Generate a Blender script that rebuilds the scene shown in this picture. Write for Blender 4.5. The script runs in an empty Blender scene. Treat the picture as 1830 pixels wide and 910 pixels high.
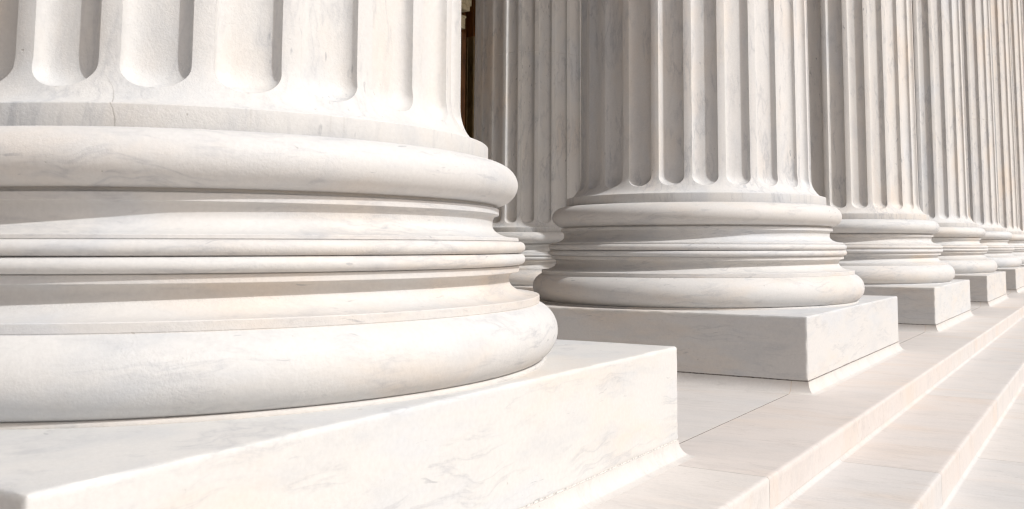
import bpy, bmesh, math
from math import sin, cos, pi, sqrt, radians, atan2, tan
from mathutils import Vector, noise

# ------------------------------------------------------------------ units
# everything is laid out in modules; one module is U metres
U = 0.35
X0, Y0 = -3.853, 2.133            # street face of the plinths, near edge of the first
S, D, A = 6.374, 10.88, 3.105     # plinth length, column spacing, centre behind the face
HP = 0.928                        # plinth height
CVH, CVW = 0.168, 0.135           # cove between plinth and pavement
GAP = 0.015
ZF = -1 - HP - CVH                # pavement height relative to the camera
XC = X0 - A
BX = 10.82                        # back row behind the front row
XN1 = -2.805                      # first nosing
Z2 = -2.440; XN2 = -1.712
Z3 = -2.822
ZO = -ZF                          # shift so that the pavement is z = 0

def W(x, y, z):                   # camera modules -> world metres
    return Vector((x*U, y*U, (z+ZO)*U))

sc = bpy.context.scene
col = sc.collection

# ------------------------------------------------------------------ helpers
def tag(o, label=None, cat=None, group=None, kind=None):
    if label: o['label'] = label
    if cat: o['category'] = cat
    if group: o['group'] = group
    if cat: o['kind'] = 'thing'
    if kind: o['kind'] = kind
    return o

def empty(name, loc):
    o = bpy.data.objects.new(name, None); col.objects.link(o)
    o.location = loc; o.empty_display_size = .2
    return o

def mesh_obj(name, verts, faces, mat, parent=None, smooth=35, loc=None, scale=U):
    me = bpy.data.meshes.new(name)
    me.from_pydata([tuple(c*scale for c in v) for v in verts], [], faces)
    me.validate(); me.update()
    if smooth:
        me.shade_smooth()
        me.set_sharp_from_angle(angle=radians(smooth))
    me.materials.append(mat)
    o = bpy.data.objects.new(name, me); col.objects.link(o)
    if parent: o.parent = parent
    if loc is not None: o.location = loc
    return o

class MB:
    def __init__(s): s.v = []; s.f = []
    def box(s, x0, x1, y0, y1, z0, z1, b=0.0):
        if b <= 0:
            n = len(s.v)
            s.v += [(x, y, z) for z in (z0, z1) for y in (y0, y1) for x in (x0, x1)]
            s.f += [(n, n+2, n+3, n+1), (n+4, n+5, n+7, n+6), (n, n+1, n+5, n+4),
                    (n+1, n+3, n+7, n+5), (n+3, n+2, n+6, n+7), (n+2, n, n+4, n+6)]
            return
        # top edges chamfered
        n = len(s.v)
        for (z, i) in ((z0, 0), (z1-b, 0), (z1, b)):
            s.v += [(x0+i, y0+i, z), (x1-i, y0+i, z), (x1-i, y1-i, z), (x0+i, y1-i, z)]
        s.f.append((n+3, n+2, n+1, n))
        for l in (0, 4):
            for k in range(4):
                a, c = n+l+k, n+l+(k+1) % 4
                s.f.append((a, c, c+4, a+4))
        s.f.append((n+8, n+9, n+10, n+11))
    def obj(s, name, mat, parent=None, smooth=35, loc=None):
        return mesh_obj(name, s.v, s.f, mat, parent, smooth, loc)

def lathe(profile, n=288, close=False):
    v = []; f = []
    m = len(profile)
    for (r, z) in profile:
        for k in range(n):
            a = 2*pi*k/n
            v.append((r*cos(a), r*sin(a), z))
    rng = m if close else m-1
    for i in range(rng):
        j = (i+1) % m
        for k in range(n):
            k2 = (k+1) % n
            f.append((i*n+k, i*n+k2, j*n+k2, j*n+k))
    return v, f

def arc(cr, cz, ar, az, t0, t1, n):
    return [(cr+ar*cos(radians(t0+(t1-t0)*i/n)), cz+az*sin(radians(t0+(t1-t0)*i/n))) for i in range(n+1)]

# ------------------------------------------------------------------ materials
ALB = .77
class NT:
    def __init__(s, name):
        s.m = bpy.data.materials.new(name); s.m.use_nodes = True
        s.t = s.m.node_tree; s.n = s.t.nodes; s.l = s.t.links
        s.b = s.n['Principled BSDF']
    def new(s, t, **kw):
        nd = s.n.new(t)
        for k, v in kw.items():
            if k.startswith('i_'): nd.inputs[int(k[2:])].default_value = v
            else: setattr(nd, k, v)
        return nd
    def link(s, a, b): s.l.new(a, b)
    def noise(s, vec, scale, detail=4, rough=.55, dist=0.0, lac=2.0):
        nd = s.new('ShaderNodeTexNoise'); nd.inputs['Scale'].default_value = scale
        nd.inputs['Detail'].default_value = detail; nd.inputs['Roughness'].default_value = rough
        nd.inputs['Distortion'].default_value = dist; nd.inputs['Lacunarity'].default_value = lac
        s.link(vec, nd.inputs['Vector']); return nd
    def math(s, op, a, b=None, c=None, clamp=False):
        nd = s.new('ShaderNodeMath', operation=op); nd.use_clamp = clamp
        for i, x in enumerate((a, b, c)):
            if x is None: continue
            if isinstance(x, (int, float)): nd.inputs[i].default_value = x
            else: s.link(x, nd.inputs[i])
        return nd.outputs[0]
    def ramp(s, fac, stops, interp='LINEAR'):
        nd = s.new('ShaderNodeValToRGB'); cr = nd.color_ramp; cr.interpolation = interp
        while len(cr.elements) < len(stops): cr.elements.new(.5)
        for e, (p, c) in zip(cr.elements, stops):
            e.position = p; e.color = (c, c, c, 1) if isinstance(c, (int, float)) else (*c, 1)
        s.link(fac, nd.inputs[0]); return nd.outputs['Color']
    def mix(s, fac, a, b, mode='MIX'):
        nd = s.new('ShaderNodeMix', data_type='RGBA', blend_type=mode)
        for sock, x in ((nd.inputs[0], fac), (nd.inputs[6], a), (nd.inputs[7], b)):
            if isinstance(x, (int, float)): sock.default_value = x
            elif isinstance(x, tuple): sock.default_value = (*x, 1)
            else: s.link(x, sock)
        return nd.outputs[2]

def wv2(g, vec, scale, amt):
    n = g.noise(vec, scale, 3)
    m = g.new('ShaderNodeVectorMath', operation='MULTIPLY_ADD')
    g.link(n.outputs['Color'], m.inputs[0]); m.inputs[1].default_value = (amt, amt, amt*1.6); g.link(vec, m.inputs[2])
    return m.outputs[0]

def marble(name, base=(.80, .794, .780), warm=(.835, .765, .69), cool=(.735, .765, .80), vein=(.44, .46, .50),
           vein_amt=.55, stretch=(1, 1, 2.4), tilt=(.15, .28, .2), bump=.5, island=False, crack=False,
           warm_amt=.85, grain=.0026, rough=.62, vs=(.9, .9, 6.0)):
    g = NT(name)
    tc = g.new('ShaderNodeTexCoord'); oi = g.new('ShaderNodeObjectInfo')
    off = g.new('ShaderNodeVectorMath', operation='SCALE')
    comb = g.new('ShaderNodeCombineXYZ')
    rnd = oi.outputs['Random']
    if island:
        ge = g.new('ShaderNodeNewGeometry'); rnd = ge.outputs['Random Per Island']
    g.link(rnd, comb.inputs[0]); g.link(g.math('MULTIPLY', rnd, 3.7), comb.inputs[1]); g.link(g.math('MULTIPLY', rnd, 7.3), comb.inputs[2])
    g.link(comb.outputs[0], off.inputs[0]); off.inputs['Scale'].default_value = 13.0
    add = g.new('ShaderNodeVectorMath', operation='ADD')
    g.link(tc.outputs['Object'], add.inputs[0]); g.link(off.outputs[0], add.inputs[1])
    mp = g.new('ShaderNodeMapping'); mp.inputs['Rotation'].default_value = tilt; mp.inputs['Scale'].default_value = stretch
    g.link(add.outputs[0], mp.inputs['Vector'])
    V = mp.outputs[0]
    # domain warp
    wn = g.noise(V, 1.6, 3)
    wv = g.new('ShaderNodeVectorMath', operation='MULTIPLY_ADD')
    g.link(wn.outputs['Color'], wv.inputs[0]); wv.inputs[1].default_value = (.35, .35, .35); g.link(V, wv.inputs[2])
    VW = wv.outputs[0]
    n1 = g.noise(VW, 1.1, 5, .6)
    n2 = g.noise(VW, 2.3, 4, .55)
    n2.inputs['Scale'].default_value = 2.7
    tint = g.ramp(n1.outputs['Fac'], [(.32, cool), (.45, base), (.53, base), (.68, warm)])
    c = g.mix(warm_amt, base, tint)
    # cloudy grey drifts
    n3 = g.noise(VW, 3.4, 6, .62)
    cloud = g.ramp(n3.outputs['Fac'], [(.50, 0.0), (.72, 1.0)])
    c = g.mix(g.math('MULTIPLY', cloud, .50), c, tuple(x*.86 for x in cool))
    # veins: long soft streaks along the bedding, a few short dark dashes
    ms = g.new('ShaderNodeMapping'); ms.inputs['Scale'].default_value = vs; ms.inputs['Rotation'].default_value = tilt
    g.link(wv2(g, add.outputs[0], 2.2, .10), ms.inputs['Vector'])
    n4 = g.noise(ms.outputs[0], 2.6, 6, .58, .15)
    rid = g.math('ABSOLUTE', g.math('SUBTRACT', n4.outputs['Fac'], .5))
    line = g.ramp(rid, [(0.0, 1.0), (.012, .5), (.05, 0.0)])
    patch = g.ramp(n2.outputs['Fac'], [(.43, 0.0), (.60, 1.0)])
    vm = g.math('MULTIPLY', g.math('MULTIPLY', line, patch), vein_amt*.75)
    c = g.mix(vm, c, vein)
    n5 = g.noise(ms.outputs[0], 7.5, 4, .6, .2)
    streak = g.ramp(n5.outputs['Fac'], [(.61, 0.0), (.71, 1.0)])
    n6 = g.noise(V, 1.4, 3)
    pm = g.ramp(n6.outputs['Fac'], [(.47, 0.0), (.60, 1.0)])
    c = g.mix(g.math('MULTIPLY', g.math('MULTIPLY', streak, pm), vein_amt*.8), c, vein)
    n9 = g.noise(ms.outputs[0], 17, 3, .5, .3)
    dash = g.ramp(n9.outputs['Fac'], [(.655, 0.0), (.71, 1.0)])
    n10 = g.noise(V, 2.4, 2)
    dm = g.ramp(n10.outputs['Fac'], [(.55, 0.0), (.62, 1.0)])
    c = g.mix(g.math('MULTIPLY', g.math('MULTIPLY', dash, dm), min(1.0, vein_amt*1.1)), c, tuple(x*.8 for x in vein))
    # fine mottling and tiny pits
    n7 = g.noise(tc.outputs['Object'], 90, 3, .6)
    mott = g.ramp(n7.outputs['Fac'], [(.3, .955), (.7, 1.02)])
    c = g.mix(1.0, c, mott, 'MULTIPLY')
    n8 = g.noise(add.outputs[0], 42, 2, .5)
    pit = g.ramp(n8.outputs['Fac'], [(.765, 0.0), (.80, 1.0)])
    c = g.mix(g.math('MULTIPLY', pit, .45), c, (.36, .33, .29))
    if crack:
        sep = g.new('ShaderNodeSeparateXYZ'); g.link(tc.outputs['Object'], sep.inputs[0])
        ang = g.math('ARCTAN2', sep.outputs[1], sep.outputs[0])
        cn = g.noise(tc.outputs['Object'], 14, 3)
        zr = g.math('DIVIDE', sep.outputs[2], U)
        # line: angle -50.2 deg at z 1.75, -51 at 1.90, -54.5 at 2.2
        t = g.math('SUBTRACT', zr, 1.87)
        q = g.math('MULTIPLY', g.math('MAXIMUM', t, 0.0), -10.5)
        target = g.math('ADD', g.math('ADD', q, g.math('MULTIPLY', t, -3.0)), -50.9)
        target = g.math('ADD', target, g.math('MULTIPLY', g.math('SUBTRACT', cn.outputs['Fac'], .5), 1.6))
        dif = g.math('ABSOLUTE', g.math('SUBTRACT', g.math('MULTIPLY', ang, 180/pi), target))
        lm = g.ramp(dif, [(0.0, 1.0), (.05, .8), (.13, 0.0)])
        fade = g.ramp(g.math('ABSOLUTE', g.math('SUBTRACT', zr, 1.86)), [(.05, 1.0), (.30, 0.0)])
        cm = g.math('MULTIPLY', g.math('MULTIPLY', lm, fade), .62)
        c = g.mix(cm, c, (.30, .28, .25))
        for (a0, wd) in ((-32.0, .55), (-19.6, .5), (-17.3, .35)):
            dd = g.math('ABSOLUTE', g.math('SUBTRACT', g.math('MULTIPLY', ang, 180/pi), a0))
            l2 = g.ramp(g.math('ADD', g.math('DIVIDE', dd, wd), g.math('MULTIPLY', cn.outputs['Fac'], .8)), [(.5, 1.0), (.9, 0.0)])
            c = g.mix(g.math('MULTIPLY', g.math('MULTIPLY', l2, g.math('LESS_THAN', g.math('ABSOLUTE', g.math('SUBTRACT', zr, 1.85)), .06)), .3), c, (.60, .59, .57))
    if not island:
        tr0 = g.ramp(rnd, [(0.0, (1, .995, .985)), (.4, (.985, .985, .985)), (.7, (1.0, .970, .940)), (1.0, (.965, .965, .97))])
        c = g.mix(1.0, c, tr0, 'MULTIPLY')
    if island:
        tr = g.ramp(rnd, [(0.0, (.93, .925, .94)), (.35, (1, .985, .97)), (.7, (1.0, .955, .93)), (1.0, (.97, .97, .97))])
        c = g.mix(1.0, c, tr, 'MULTIPLY')
    c = g.mix(1.0, c, (ALB, ALB, ALB), 'MULTIPLY')
    g.link(c, g.b.inputs['Base Color'])
    g.b.inputs['Roughness'].default_value = rough
    g.b.inputs['Specular IOR Level'].default_value = .3
    # bump
    b1 = g.noise(tc.outputs['Object'], 170, 3, .7)
    b2 = g.noise(add.outputs[0], 28, 4, .55)
    rough_patch = g.noise(add.outputs[0], 2.5, 2)
    amt = g.ramp(rough_patch.outputs['Fac'], [(.38, .25), (.62, 1.0)])
    h = g.math('ADD', g.math('MULTIPLY', b1.outputs['Fac'], g.math('MULTIPLY', amt, 1.0)), g.math('MULTIPLY', b2.outputs['Fac'], .7))
    h = g.math('SUBTRACT', h, g.math('MULTIPLY', pit, .6))
    bp = g.new('ShaderNodeBump'); bp.inputs['Strength'].default_value = bump; bp.inputs['Distance'].default_value = grain
    g.link(h, bp.inputs['Height']); g.link(bp.outputs[0], g.b.inputs['Normal'])
    return g.m

def plain(name, c1, c2, scale=20, rough=.8, metal=0.0, bump=.3, stretch=(1, 1, 1)):
    g = NT(name)
    tc = g.new('ShaderNodeTexCoord')
    mp = g.new('ShaderNodeMapping'); mp.inputs['Scale'].default_value = stretch
    g.link(tc.outputs['Object'], mp.inputs['Vector'])
    n = g.noise(mp.outputs[0], scale, 5, .6)
    g.link(g.ramp(n.outputs['Fac'], [(.36, c1), (.56, c2)]), g.b.inputs['Base Color'])
    g.b.inputs['Roughness'].default_value = rough; g.b.inputs['Metallic'].default_value = metal
    bp = g.new('ShaderNodeBump'); bp.inputs['Strength'].default_value = bump; bp.inputs['Distance'].default_value = .002
    g.link(n.outputs['Fac'], bp.inputs['Height']); g.link(bp.outputs[0], g.b.inputs['Normal'])
    return g.m

M_col = marble('white_marble')
M_crack = marble('white_marble_cracked', crack=True)
M_shaft = marble('shaft_marble', stretch=(1.5, 1.5, .8), tilt=(.25, .3, .2), vein_amt=.75, vs=(3.5, 3.5, .8))
M_shaft1 = marble('shaft_marble_cracked', stretch=(1.5, 1.5, .8), tilt=(.25, .3, .2), vein_amt=.5, crack=True, vs=(3.5, 3.5, .8))
M_plinth = marble('plinth_marble', stretch=(1.0, .9, 3.2), tilt=(.10, .10, .1), vein_amt=.50, vs=(.9, .9, 6.5), bump=.28)
M_floor = marble('paving_marble', base=(.785, .760, .736), warm=(.79, .72, .655), cool=(.745, .735, .725), stretch=(.8, 2.2, 1.5),
                 tilt=(0, 0, .35), vein=(.55, .52, .50), vein_amt=.5, island=True, bump=.35, vs=(1.0, 5.0, 3.0))
M_mortar = plain('lime_mortar', (.42, .41, .39), (.74, .72, .68), 75)
M_shadowed_mortar = plain('shadowed_mortar', (.10, .09, .085), (.30, .27, .24), 60)  # mortar with the plinth joint's shadow put into its colour
M_dark_joint = plain('open_joint_dirt', (.05, .045, .04), (.16, .14, .12), 40)
M_tan_joint = plain('tan_joint_mortar', (.42, .33, .25), (.60, .50, .41), 30)
M_plaza = marble('plaza_marble', base=(.78, .56, .35), warm=(.78, .54, .32), cool=(.74, .56, .38), stretch=(.4, .4, .4), island=True)
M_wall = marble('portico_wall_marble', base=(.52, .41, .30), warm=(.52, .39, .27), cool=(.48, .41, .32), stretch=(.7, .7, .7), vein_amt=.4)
M_bronze = plain('dark_brown_bronze', (.08, .032, .008), (.22, .09, .022), 9, .45, .35, .3, (1, 1, .15))
M_bronze_edge = plain('worn_olive_bronze', (.16, .11, .045), (.26, .19, .09), 14, .4, .5, .3, (1, 1, .3))
M_cornice = plain('aged_cornice_stone', (.52, .46, .30), (.72, .65, .46), 12, .8)

# ------------------------------------------------------------------ column parts
def nz(x, y, z, s): return noise.noise(Vector((x*s, y*s, z*s)))

def make_plinth(mat, parent, h=HP, base=0.0, seed=0):
    """marble block with slightly worn arrises; origin at the column axis, top at z=0"""
    bm = bmesh.new()
    x0, x1, y0, y1, z0, z1 = -A, A, -S/2, S/2, -h, 0
    NXY, NZ = 150, 26
    def grid(n, lo, hi):
        # finer samples near the arrises
        e = [0, .010, .022, .04]
        mid = [lo+.07+(hi-lo-.14)*i/n for i in range(n+1)]
        return [lo+q for q in e]+mid+[hi-q for q in reversed(e)]
    gx, gy, gz = grid(NXY, x0, x1), grid(NXY, y0, y1), grid(NZ, z0, z1)
    vd = {}
    def V(x, y, z):
        k = (round(x, 5), round(y, 5), round(z, 5))
        if k not in vd:
            dx = min(x-x0, x1-x); dy = min(y-y0, y1-y); dz = min(z-z0, z1-z)
            ds = sorted((dx, dy, dz))
            # distance to the nearest edge = second smallest distance to the faces
            e = ds[1]
            w = max(0.0, 1-e/.024)
            q = .0055 + .010*max(0, nz(x+seed, y, z, 5)+.1) + .016*max(0, nz(x+seed, y, z, 11)-.28) + .03*max(0, nz(x, y+seed, z, 1.9)-.45)
            q *= w
            if z-z0 < .03: q *= .35
            # pull the point in towards the block along both neighbouring faces
            sx = (1 if x-x0 < x1-x else -1)*(1 if dx < .03 else 0)
            sy = (1 if y-y0 < y1-y else -1)*(1 if dy < .03 else 0)
            sz = (1 if z-z0 < z1-z else -1)*(1 if dz < .03 else 0)
            vd[k] = bm.verts.new(((x+sx*q)*U, (y+sy*q)*U, (z+sz*q)*U))
        return vd[k]
    def face_grid(g1, g2, fn, flip):
        for i in range(len(g1)-1):
            for j in range(len(g2)-1):
                vs = [fn(g1[i], g2[j]), fn(g1[i+1], g2[j]), fn(g1[i+1], g2[j+1]), fn(g1[i], g2[j+1])]
                if flip: vs.reverse()
                bm.faces.new(vs)
    face_grid(gy, gz, lambda a, b: V(x1, a, b), False)
    face_grid(gy, gz, lambda a, b: V(x0, a, b), True)
    face_grid(gx, gz, lambda a, b: V(a, y0, b), False)
    face_grid(gx, gz, lambda a, b: V(a, y1, b), True)
    face_grid(gx, gy, lambda a, b: V(a, b, z1), False)
    me = bpy.data.meshes.new('plinth'); bm.to_mesh(me); bm.free()
    me.shade_smooth(); me.set_sharp_from_angle(angle=radians(50))
    me.materials.append(mat)
    o = bpy.data.objects.new('plinth', me); col.objects.link(o); o.parent = parent
    return o

def cove_part(name, path, mat, parent, zbase, ins=0.0, top=0.0, closed_ends=True):
    """path: list of (x,y) along the plinth foot with outward mitre normals (nx,ny)"""
    n = 14
    prof = []
    for i in range(n+1):
        t = pi/2*i/n
        prof.append((CVW-CVW*cos(t)-ins, CVH-CVH*sin(t)-ins*.7+(top if i == 0 else 0)))
    v = []; f = []
    loop = [(o+.002, max(z, .0016) if ins == 0 else z) for (o, z) in prof]
    loop += [(CVW, -.035), (-.12, -.035), (-.12, prof[0][1])]
    for (x, y, nx, ny) in path:
        for (o, z) in loop:
            v.append((x+nx*o, y+ny*o, zbase+z))
    m = len(loop)
    for i in range(len(path)-1):
        for j in range(m):
            a, b = i*m+j, i*m+(j+1) % m
            f.append((a, b, b+m, a+m))
    if closed_ends:
        f.append(tuple(range(0, m))[::-1]); k = (len(path)-1)*m; f.append(tuple(range(k, k+m)))
    return mesh_obj(name, v, f, mat, parent, 40)

def torus_profile(cr, cz, ar, az, t0, t1, n=28): return arc(cr, cz, ar, az, t0, t1, n)

def make_base(parent, m, n=288):
    parts = []
    def part(nm, prof, sm=38):
        v, f = lathe(prof, n); o = mesh_obj(nm, v, f, m, parent, sm); parts.append(o)
    part('bedding_ring', [(2.60, .0), (2.998, .0), (3.0, .006), (2.996, .022), (2.984, .031), (2.60, .0345)])
    tor = torus_profile(2.835, .262, .272, .262, -60, 67)
    part('lower_torus', tor)
    # fillet, lower scotia, fillet
    e = tor[-1]
    low = [(e[0], e[1]), (2.938, .508), (2.942, .513), (2.942, .567), (2.937, .573), (2.915, .575)]
    low += [(2.915-.25*sin(radians(t)), .575+.135*(1-cos(radians(t)))) for t in range(6, 91, 7)]
    low += [(2.665+.055*(1-cos(radians(t))), .712+.062*sin(radians(t))) for t in range(8, 91, 12)]
    low += [(2.72, .779), (2.752, .779), (2.756, .783), (2.756, .832), (2.752, .837), (2.735, .838)]
    part('lower_scotia', low)
    part('astragal', [(2.735, .838)]+arc(2.762, .892, .050, .050, -88, 88, 14)+[(2.735, .942)])
    part('astragal', [(2.735, .942)]+arc(2.762, .996, .050, .050, -88, 88, 14)+[(2.735, 1.048)])
    up = [(2.735, 1.048), (2.746, 1.049), (2.750, 1.053), (2.750, 1.074), (2.745, 1.079), (2.735, 1.081)]
    up += [(2.735-.225*sin(radians(t)), 1.081+.115*(1-cos(radians(t)))) for t in range(6, 91, 7)]
    up += [(2.51+.035*(1-cos(radians(t))), 1.198+.082*sin(radians(t))) for t in range(8, 91, 12)]
    up += [(2.545, 1.284), (2.566, 1.284), (2.570, 1.288), (2.570, 1.336), (2.566, 1.341), (2.545, 1.342), (2.530, 1.350), (2.528, 1.374)]
    part('upper_scotia', up)
    part('upper_torus', [(2.50, 1.370)]+torus_profile(2.515, 1.556, .226, .190, -80, 102))
    return parts

HT = (12.0/U)
def make_shaft(mat, parent, z_top, joints=(7.75,), phase=0.0):
    NF = 24; nf = 20; nl = 4       # flute samples, fillet samples
    pitch = 2*pi/NF; hw = radians(5.75)
    beta = radians(75); W_ = 2.2*sin(hw)
    zb, zt = 1.910, 2.30
    WB = .74*W_
    zs = 2.040+WB                   # spring line of the rounded flute foot
    def r0(z):
        if z <= zt:
            u = min(1, (zt-z)/(zt-zb)); r = 2.205+.258*(1-sqrt(max(0, 1-u*u*.996)))
        else: r = 2.205
        return r - .0035*max(0, z-2.3)
    rows = []                       # (z, half width factor)
    rows.append((1.725, -1)); rows.append((1.735, -2)); rows.append((1.901, -2)); rows.append((1.909, -1))
    z = zb
    for zz in (1.9105, 1.9125, 1.917, 1.925, 1.94, 1.96, 1.98, 2.0, 2.02, 2.035): rows.append((zz, 0.0))
    NB = 16
    for i in range(NB+1):
        t = pi/2*(1-i/NB)
        rows.append((zs-WB*sin(t), cos(t)))
    zz = zs
    while zz < 2.7: zz += .05; rows.append((zz, 1.0))
    while zz < z_top-1:
        nzv = zz+.45
        for j in joints:
            if zz < j < nzv:
                rows += [(j-.012, 1.0), (j-.005, 1.5), (j+.005, 1.5), (j+.012, 1.0)]
                nzv = max(nzv, j+.05)
        rows.append((nzv, 1.0)); zz = nzv
    v = []; f = []
    per = NF*(nf+nl)
    for (z, hwf) in rows:
        if hwf == -1: rr = 2.459
        elif hwf == -2: rr = 2.465
        else: rr = r0(z)
        grv = 0.0
        hf = max(0.0, hwf)
        if hf > 1: grv = .010; hf = 1
        hwz = max(hw*hf, hw*.004)
        for k in range(NF):
            c = k*pitch+phase
            for i in range(nf):
                u = -1+2*i/nf                         # -1 .. <1, then the fillet begins at +1
                # cluster the samples near the arris
                uu = sin(u*pi/2)
                a = c+uu*hwz
                d = 0
                if hf > 0 and hwf >= 0:
                    q = 0 if z >= zs else (zs-z)/WB
                    rho = min(1, sqrt((uu*hf)**2+q*q))
                    d = .58*W_*max(0, 1-rho**2.7)**(1/2.7)
                r = rr-max(0, d)-grv
                if i == 0 and hf > 0: r -= .004
                v.append((r*cos(a), r*sin(a), z))
            for i in range(nl):
                t = i/nl
                a = c+hwz+(pitch-2*hwz)*t
                r = rr-grv - (.004 if (i == 0 and hf > 0) else 0)
                v.append((r*cos(a), r*sin(a), z))
    for i in range(len(rows)-1):
        for k in range(per):
            k2 = (k+1) % per
            f.append((i*per+k, i*per+k2, (i+1)*per+k2, (i+1)*per+k))
    return mesh_obj('shaft', v, f, mat, parent, 34)

ZTOP = 33.0      # underside of the entablature above the plinth top, in modules

def capital(parent, mat):
    """bell and slab of the capital, far above the picture"""
    prof = [(2.08, ZTOP-3.2), (2.2, ZTOP-3.15), (2.2, ZTOP-3.05), (2.1, ZTOP-3.0), (2.15, ZTOP-2.2), (2.4, ZTOP-1.2), (2.9, ZTOP-.5), (2.9, ZTOP-.45)]
    v, f = lathe(prof, 64)
    o = mesh_obj('capital', v, f, mat, parent, 40)
    mb = MB(); mb.box(-2.8, 2.8, -2.8, 2.8, ZTOP-.45, ZTOP)
    mb.obj('abacus', mat, o)

def foot(parent, zbot):
    """cove stones round the plinth, mortar bed and joints. zbot: pavement level relative to plinth top"""
    jx = -4.105-XC                  # the open pavement joint climbs the cove here
    yn, yf = -S/2, S/2
    g = .005
    def sub(p, q, n):
        return [(p[0]+(q[0]-p[0])*i/n, p[1]+(q[1]-p[1])*i/n) for i in range(n+1)]
    front = [(jx+g, yn, 0, -1), (A, yn, 1, -1), (A, yf, 1, 1), (jx+g, yf, 0, 1)]
    back = [(jx-g, yf, 0, 1), (-A, yf, -1, 1), (-A, yn, -1, -1), (jx-g, yn, 0, -1)]
    c = cove_part('cove_stone', front, M_floor, parent, zbot)
    c2 = cove_part('cove_stone', back, M_floor, parent, zbot)
    cove_part('open_joint', [(jx-.02, yn, 0, -1), (jx+.02, yn, 0, -1)], M_tan_joint, parent, zbot, ins=.0015, closed_ends=False)
    mb = MB()
    i = .009
    mb.box(-A+i, A-i, -S/2+i, S/2-i, zbot+CVH-.08, zbot+CVH+GAP+.004)
    mb.obj('mortar_bed', M_shadowed_mortar, parent, None)

def build_column(name, x, y, ztop_plinth, label, group, joints=(), zbot=-HP-CVH, h=HP, phase=0.0):
    root = empty(name, W(x, y, ztop_plinth))
    tag(root, label, 'column', group)
    make_plinth(M_plinth, root, h-GAP)
    foot(root, zbot)
    make_base(root, M_col)
    make_shaft(M_shaft, root, ZTOP-2.0, joints, phase)
    capital(root, M_col)
    return root

def children(o): return [c for c in bpy.data.objects if c.parent == o]
def copy_tree(o, parent=None):
    kids = children(o)
    c = o.copy(); col.objects.link(c); c.parent = parent
    for ch in kids: copy_tree(ch, c)
    return c

G1 = 'front row of fluted marble columns'
G2 = 'rear row of fluted marble columns'
PH = radians(-1.8)
yc = lambda k: Y0+S/2+k*D
proto = build_column('fluted_column', XC, yc(1), -1,
                     'fluted marble column standing whole in mid picture, left part of its plinth side in shade', G1, phase=PH)
first = copy_tree(proto)
first.location = W(XC, yc(0), -1)
first['label'] = 'largest and nearest fluted marble column, with a dark crack in the band under its flutes'
for ch in children(first):
    if ch.name.startswith('mortar'):
        ch.data = ch.data.copy(); ch.data.materials[0] = M_mortar
    if ch.name.startswith('shaft'):
        ch.data = ch.data.copy(); ch.data.materials[0] = M_shaft1
labs = ['fluted marble column just behind the whole one in mid picture, third plinth along the steps',
        'fluted marble column on the fourth plinth along the steps, counted from the nearest',
        'fluted marble column on the fifth plinth, whose pale base touches the right picture edge',
        'sixth fluted marble column of the front row, a narrow strip near the right picture edge',
        'farthest fluted marble column seen, a sliver cut off by the right picture edge',
        'fluted marble column hidden at the far end of the front row',
        'fluted marble column hidden at the far end of the front row']
for i, lb in enumerate(labs):
    c = copy_tree(proto); c.location = W(XC, yc(i+2), -1); c['label'] = lb
    if i == 2:      # this shaft shows the joint between two drums
        for ch in children(c):
            if ch.name.startswith('shaft'): bpy.data.objects.remove(ch)
        make_shaft(M_shaft, c, ZTOP-2.0, (7.2,), PH)

for k in (-1, -2):
    c = copy_tree(proto); c.location = W(XC, yc(k), -1)
    c['label'] = 'fluted marble column of the front row outside the left picture edge'

# rear row: the same order on lower plinths
HB = .928; ZB = -1.256
rear = build_column('fluted_column', XC-BX, yc(2), ZB,
                    'shaded fluted marble column of the rear row, between the nearest and the second front column', G2,
                    joints=(7.84,), zbot=ZF-ZB, h=(ZB-ZF)-CVH, phase=radians(-3.2))
for k in (-2, -1, 0, 1, 3, 4, 5, 6):
    c = copy_tree(rear); c.location = W(XC-BX, yc(k), ZB)
    c['label'] = 'fluted marble column of the rear row hidden behind the front columns' if k >= 0 else 'fluted marble column of the rear row outside the left picture edge'

# ------------------------------------------------------------------ pavement and steps
def struct(o): o['kind'] = 'structure'; return o
YA, YB = -40.0, 92.0
JX = -4.105
XW = XC-26.5                       # portico wall face

def frange(a, b, s):
    out = []; x = a
    while x < b-1e-6: out.append(x); x += s
    return out

mb = MB()
tz = .30                          # slab thickness shown by the riser
# slabs behind the joint line
xs = [JX] + [JX-5.44*i for i in range(1, 5)] + [XW-.2]
j0 = Y0+S/2
ys = [j0+D*n for n in range(-4, 9)]
for i in range(len(xs)-1):
    for k in range(len(ys)-1):
        st = 0 if i % 2 == 0 else D/2
        mb.box(xs[i+1]+.004, xs[i]-.013, ys[k]+st+.003, ys[k+1]+st-.003, ZF-.25, ZF)
fl = mb.obj('portico_floor', M_floor, None, None, loc=(0, 0, ZO*U)); struct(fl)

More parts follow.
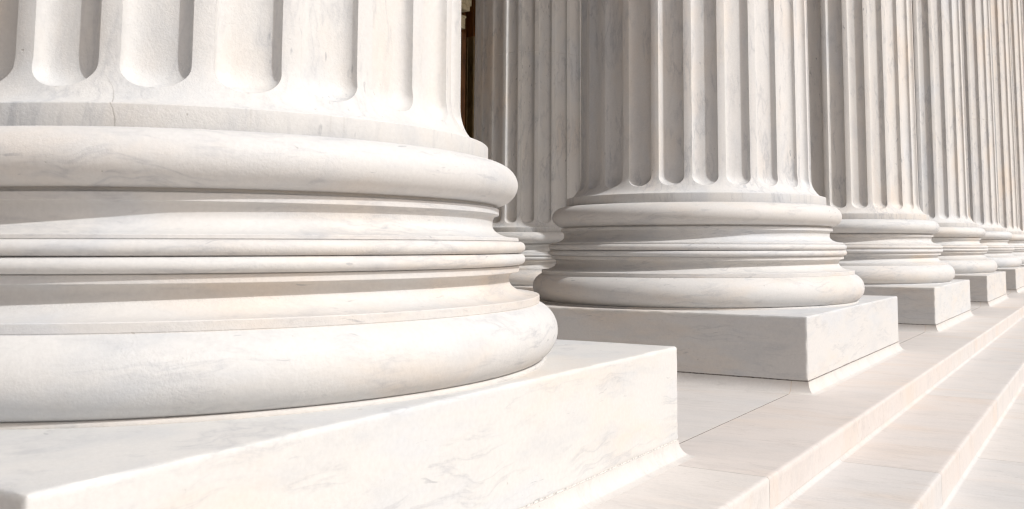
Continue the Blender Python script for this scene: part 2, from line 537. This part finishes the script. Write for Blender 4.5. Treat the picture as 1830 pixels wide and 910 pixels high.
def edge_stone(mb, xa, xn, y0, y1, ztop, zbot, cove=True, dy=.035, amp=1.0):
    """tread/riser stone: small cove against the riser behind it, worn nosing"""
    prof = []
    cw = .045
    if cove:
        for i in range(7):
            t = pi/2*i/6
            prof.append((xa+cw-cw*cos(t), ztop+cw-cw*sin(t), 0))
    else: prof.append((xa, ztop, 0))
    e = .012
    prof += [(xn-.06, ztop, 0), (xn-e, ztop, 1), (xn-e*.3, ztop-e*.3, 2), (xn, ztop-e, 3), (xn, ztop-.06, 0), (xn, zbot, 0)]
    n = max(2, int((y1-y0)/dy)); m = len(prof); b = len(mb.v)
    for i in range(n+1):
        y = y0+(y1-y0)*i/n
        q = .008+amp*(.010*max(0, nz(1.3, y, ztop, 4)+.15)+.020*max(0, nz(7.7, y, ztop, 13)-.15)+.035*max(0, nz(3.7, y, ztop, 2.1)-.35))
        for (x, z, w) in prof:
            if w == 1: mb.v.append((xn-e-q, y, z))
            elif w == 2: mb.v.append((x-q*.45, y, z-q*.45))
            elif w == 3: mb.v.append((xn, y, ztop-e-q))
            else: mb.v.append((x, y, z))
    for i in range(n):
        for j in range(m-1):
            a = b+i*m+j
            mb.f.append((a, a+1, a+m+1, a+m))
    bk = .3 if cove else 0
    mb.v += [(xa-bk, y0, zbot), (xa-bk, y1, zbot), (xa-bk, y0, prof[0][1]-(.001 if not cove else 0)), (xa-bk, y1, prof[0][1]-(.001 if not cove else 0))]
    t = len(mb.v)-4
    mb.f.append(tuple([t]+[b+j for j in reversed(range(m))]+[t+2]))
    mb.f.append(tuple([t+3]+[b+n*m+j for j in range(m)]+[t+1]))
    mb.f.append((t+2, b, b+n*m, t+3))

mb = MB()
gj = .0035
# nosing slabs of the portico pavement
y = 8.19-4*D
while y < YB:
    near = -2 < y < 40
    edge_stone(mb, JX+.009, XN1, y+gj, y+D-gj, ZF, ZF-tz+.004, cove=False, dy=.035 if near else .3)
    y += D
# first two treads seen, then the flight going down in front
levels = [(XN1, XN2, Z2, 10.64, 5.44), (XN2, -.62, Z3, 13.43, 5.44)]
xp, zp = -.62, Z3
for i in range(14):
    levels.append((xp, xp+1.09, zp-.382, 10.64+1.7*(i % 3), 5.44)); xp += 1.09; zp -= .382
for i, (xa, xn, z, jy, sp) in enumerate(levels):
    y = jy-sp*int((jy-YA)/sp)
    while y < YB:
        near = i < 2 and -2 < y < 40
        edge_stone(mb, xa, xn, y+gj, y+sp-gj, z, z-.338, True, .035 if near else .5)
        y += sp
st = mb.obj('steps', M_floor, None, 42, loc=(0, 0, ZO*U)); struct(st)
zpl = levels[-1][2]-.382; xpl = levels[-1][1]
# mortar behind the joints (a stepped core under the stones)
mc = MB()
mc.box(JX+.03, XN1-.05, YA, YB, ZF-tz-.02, ZF-.014)
xq, zq = XN1, None
prev = XN1
for i, (xa, xn, z, jy, sp) in enumerate(levels):
    mc.box(xa-.2, xn-.05, YA, YB, z-.36, z-.014)
    mc.box(xa-.21, xa-.003, YA, YB, z-.05, z+.055)
co = mc.obj('joint_mortar', M_tan_joint, None, None, loc=(0, 0, ZO*U)); struct(co)
md = MB(); md.box(XW, JX+.01, YA, YB, ZF-.3, ZF-.005)
dj = md.obj('open_joint_bed', M_dark_joint, None, None, loc=(0, 0, ZO*U)); struct(dj)

# plaza slabs, then the ground out to the horizon
mp_ = MB()
for i in range(10):
    for k in range(14):
        mp_.box(xpl+.01+i*8, xpl+8+i*8-.02, -40+k*9.4+.01, -40+(k+1)*9.4-.01, zpl-.2, zpl)
pz = mp_.obj('plaza', M_plaza, None, None, loc=(0, 0, ZO*U)); struct(pz)
gr = MB(); gr.box(-3000, 3000, -3000, 3000, zpl-1.2, zpl-.03)
g_ = gr.obj('ground', plain('pale_ground', (.44, .32, .20), (.52, .39, .25), .4, .9), None, None, loc=(0, 0, ZO*U)); struct(g_)

# ------------------------------------------------------------------ portico wall, door, ceiling
DY0, DY1 = 34.0, 52.0             # doorway
DZ = 19.0
mb = MB()
def wall_block(y0, y1, z0, z1):
    """coursed ashlar"""
    z = z0; r = 0
    while z < z1-.01:
        zz = min(z+2.2, z1)
        y = y0-(3.2 if r % 2 else 0)
        while y < y1-.01:
            a, b = max(y, y0), min(y+6.4, y1)
            if b-a > .05: mb.box(XW-1.2, XW, a+.006, b-.006, z+.006, zz-.006)
            y += 6.4
        z = zz; r += 1
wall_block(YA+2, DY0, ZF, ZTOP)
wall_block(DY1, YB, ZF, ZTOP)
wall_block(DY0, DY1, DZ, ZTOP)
for yy in range(3):                # unseen end wall, added to block sky light from the portico's left end
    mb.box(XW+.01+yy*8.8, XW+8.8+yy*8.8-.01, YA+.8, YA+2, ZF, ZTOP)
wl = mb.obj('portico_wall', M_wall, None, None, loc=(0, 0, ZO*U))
tag(wl, 'pale coursed marble wall at the back of the portico around the dark doorway', 'wall')
door = empty('bronze_door', W(XW, (DY0+DY1)/2, ZF))
tag(door, 'dark brown bronze doorway with pale mouldings, in the gap beside the nearest column', 'door')
door_z = -ZF
dyc = (DY0+DY1)/2
def dbox(mbx, x0, x1, y0, y1, z0, z1): mbx.box(x0, x1, y0-dyc, y1-dyc, z0-ZF, z1-ZF)
f_ = MB()
dbox(f_, -1.0, -.8, DY0, DY1, ZF, DZ)
f_.obj('backing_panel', M_bronze, door, None)
f_ = MB(); fm = MB(); fd = MB()
y = 42.97-1.32*6
while y < DY1-1.5:
    dbox(f_, -.8, -.12, y, y+.42, ZF+.1, 12.95)
    dbox(fm, -.8, -.10, y-.15, y-.01, ZF+.1, 12.95)
    dbox(fm, -.8, -.30, y+.83, y+.88, ZF+.1, 12.8)
    dbox(fd, -.8, -.45, y+.46, y+.80, ZF+.3, 12.6)
    y += 1.32
f_.obj('door_leaf', M_bronze, door, None)
fm.obj('moulding', M_bronze_edge, door, None)
fd.obj('recessed_panel', M_bronze, door, None)
f_ = MB()
for (za, zb_, pr, ye) in ((13.22, 13.9, -.12, 43.30), (13.9, 14.02, -.08, 43.36), (14.42, 14.75, -.12, 43.75), (14.75, 15.6, -.06, 43.84), (15.6, 15.9, .1, 43.9)):
    dbox(f_, -.8, pr, DY0+.05, ye, za, zb_)
f_.obj('cornice', M_cornice, door, None)
f_ = MB()
dbox(f_, -.8, -.3, 44.3, 45.6, ZF, DZ); dbox(f_, -.8, -.1, 44.5, 45.3, ZF, DZ-.3)
f_.obj('door_frame', M_bronze, door, None)

en = empty('entablature', W(XC, 30, -1+ZTOP))
tag(en, 'marble beams carried by the columns, above the top of the picture', 'beam')
for nm, xo in (('front_beam', 0), ('rear_beam', -BX)):
    b_ = MB(); b_.box(xo-2.6, xo+2.6, -33, 55, .05, 6); b_.obj(nm, M_col, en, None)
b_ = MB(); b_.box(-28, -2.6, -33, 55, 6.02, 7); b_.obj('ceiling_slab', M_wall, en, None)
b_ = MB(); b_.box(-2.9, 3.6, -33, 55, 6.0, 9.5); b_.obj('cornice', M_col, en, None)

# ------------------------------------------------------------------ light, sky, camera
SUN_AZ = radians(-.35)    # from the street axis towards the row's far end
SUN_EL = radians(43)
d = Vector((cos(SUN_AZ)*cos(SUN_EL), sin(SUN_AZ)*cos(SUN_EL), sin(SUN_EL)))
sl = bpy.data.lights.new('sun', 'SUN'); sl.energy = 2.65; sl.angle = radians(.53); sl.color = (1, .999, .997)
so = bpy.data.objects.new('sun', sl); col.objects.link(so)
so.rotation_euler = d.to_track_quat('Z', 'Y').to_euler()
w = bpy.data.worlds.new('World'); sc.world = w; w.use_nodes = True
nt = w.node_tree; bg = nt.nodes['Background']
sky = nt.nodes.new('ShaderNodeTexSky'); sky.sky_type = 'NISHITA'; sky.sun_disc = False
sky.dust_density = 5.0; sky.ozone_density = .4; sky.air_density = .8; sky.sun_elevation = SUN_EL; sky.sun_rotation = pi/2-SUN_AZ
hs = nt.nodes.new('ShaderNodeHueSaturation'); hs.inputs['Saturation'].default_value = .75
nt.links.new(sky.outputs[0], hs.inputs['Color']); nt.links.new(hs.outputs[0], bg.inputs[0]); bg.inputs[1].default_value = .092

cd = bpy.data.cameras.new('camera'); cam = bpy.data.objects.new('camera', cd); col.objects.link(cam)
cam.location = W(0, 0, 0)
cam.rotation_euler = (pi/2+.0871, 0, .523)
cd.sensor_width = 36; cd.lens = 1620.8/1830*36
cd.shift_x = -(1050-915)/1830; cd.shift_y = -(455-300)/1830
cd.clip_start = .05; cd.clip_end = 5000
cd.dof.use_dof = True; cd.dof.focus_distance = 4.2; cd.dof.aperture_fstop = 8
sc.camera = cam
sc.view_settings.view_transform = 'Standard'; sc.view_settings.look = 'None'
sc.view_settings.exposure = 0.13; sc.view_settings.gamma = 1
sc.cycles.filter_width = 1.25
sc.cycles.max_bounces = 8; sc.cycles.diffuse_bounces = 5
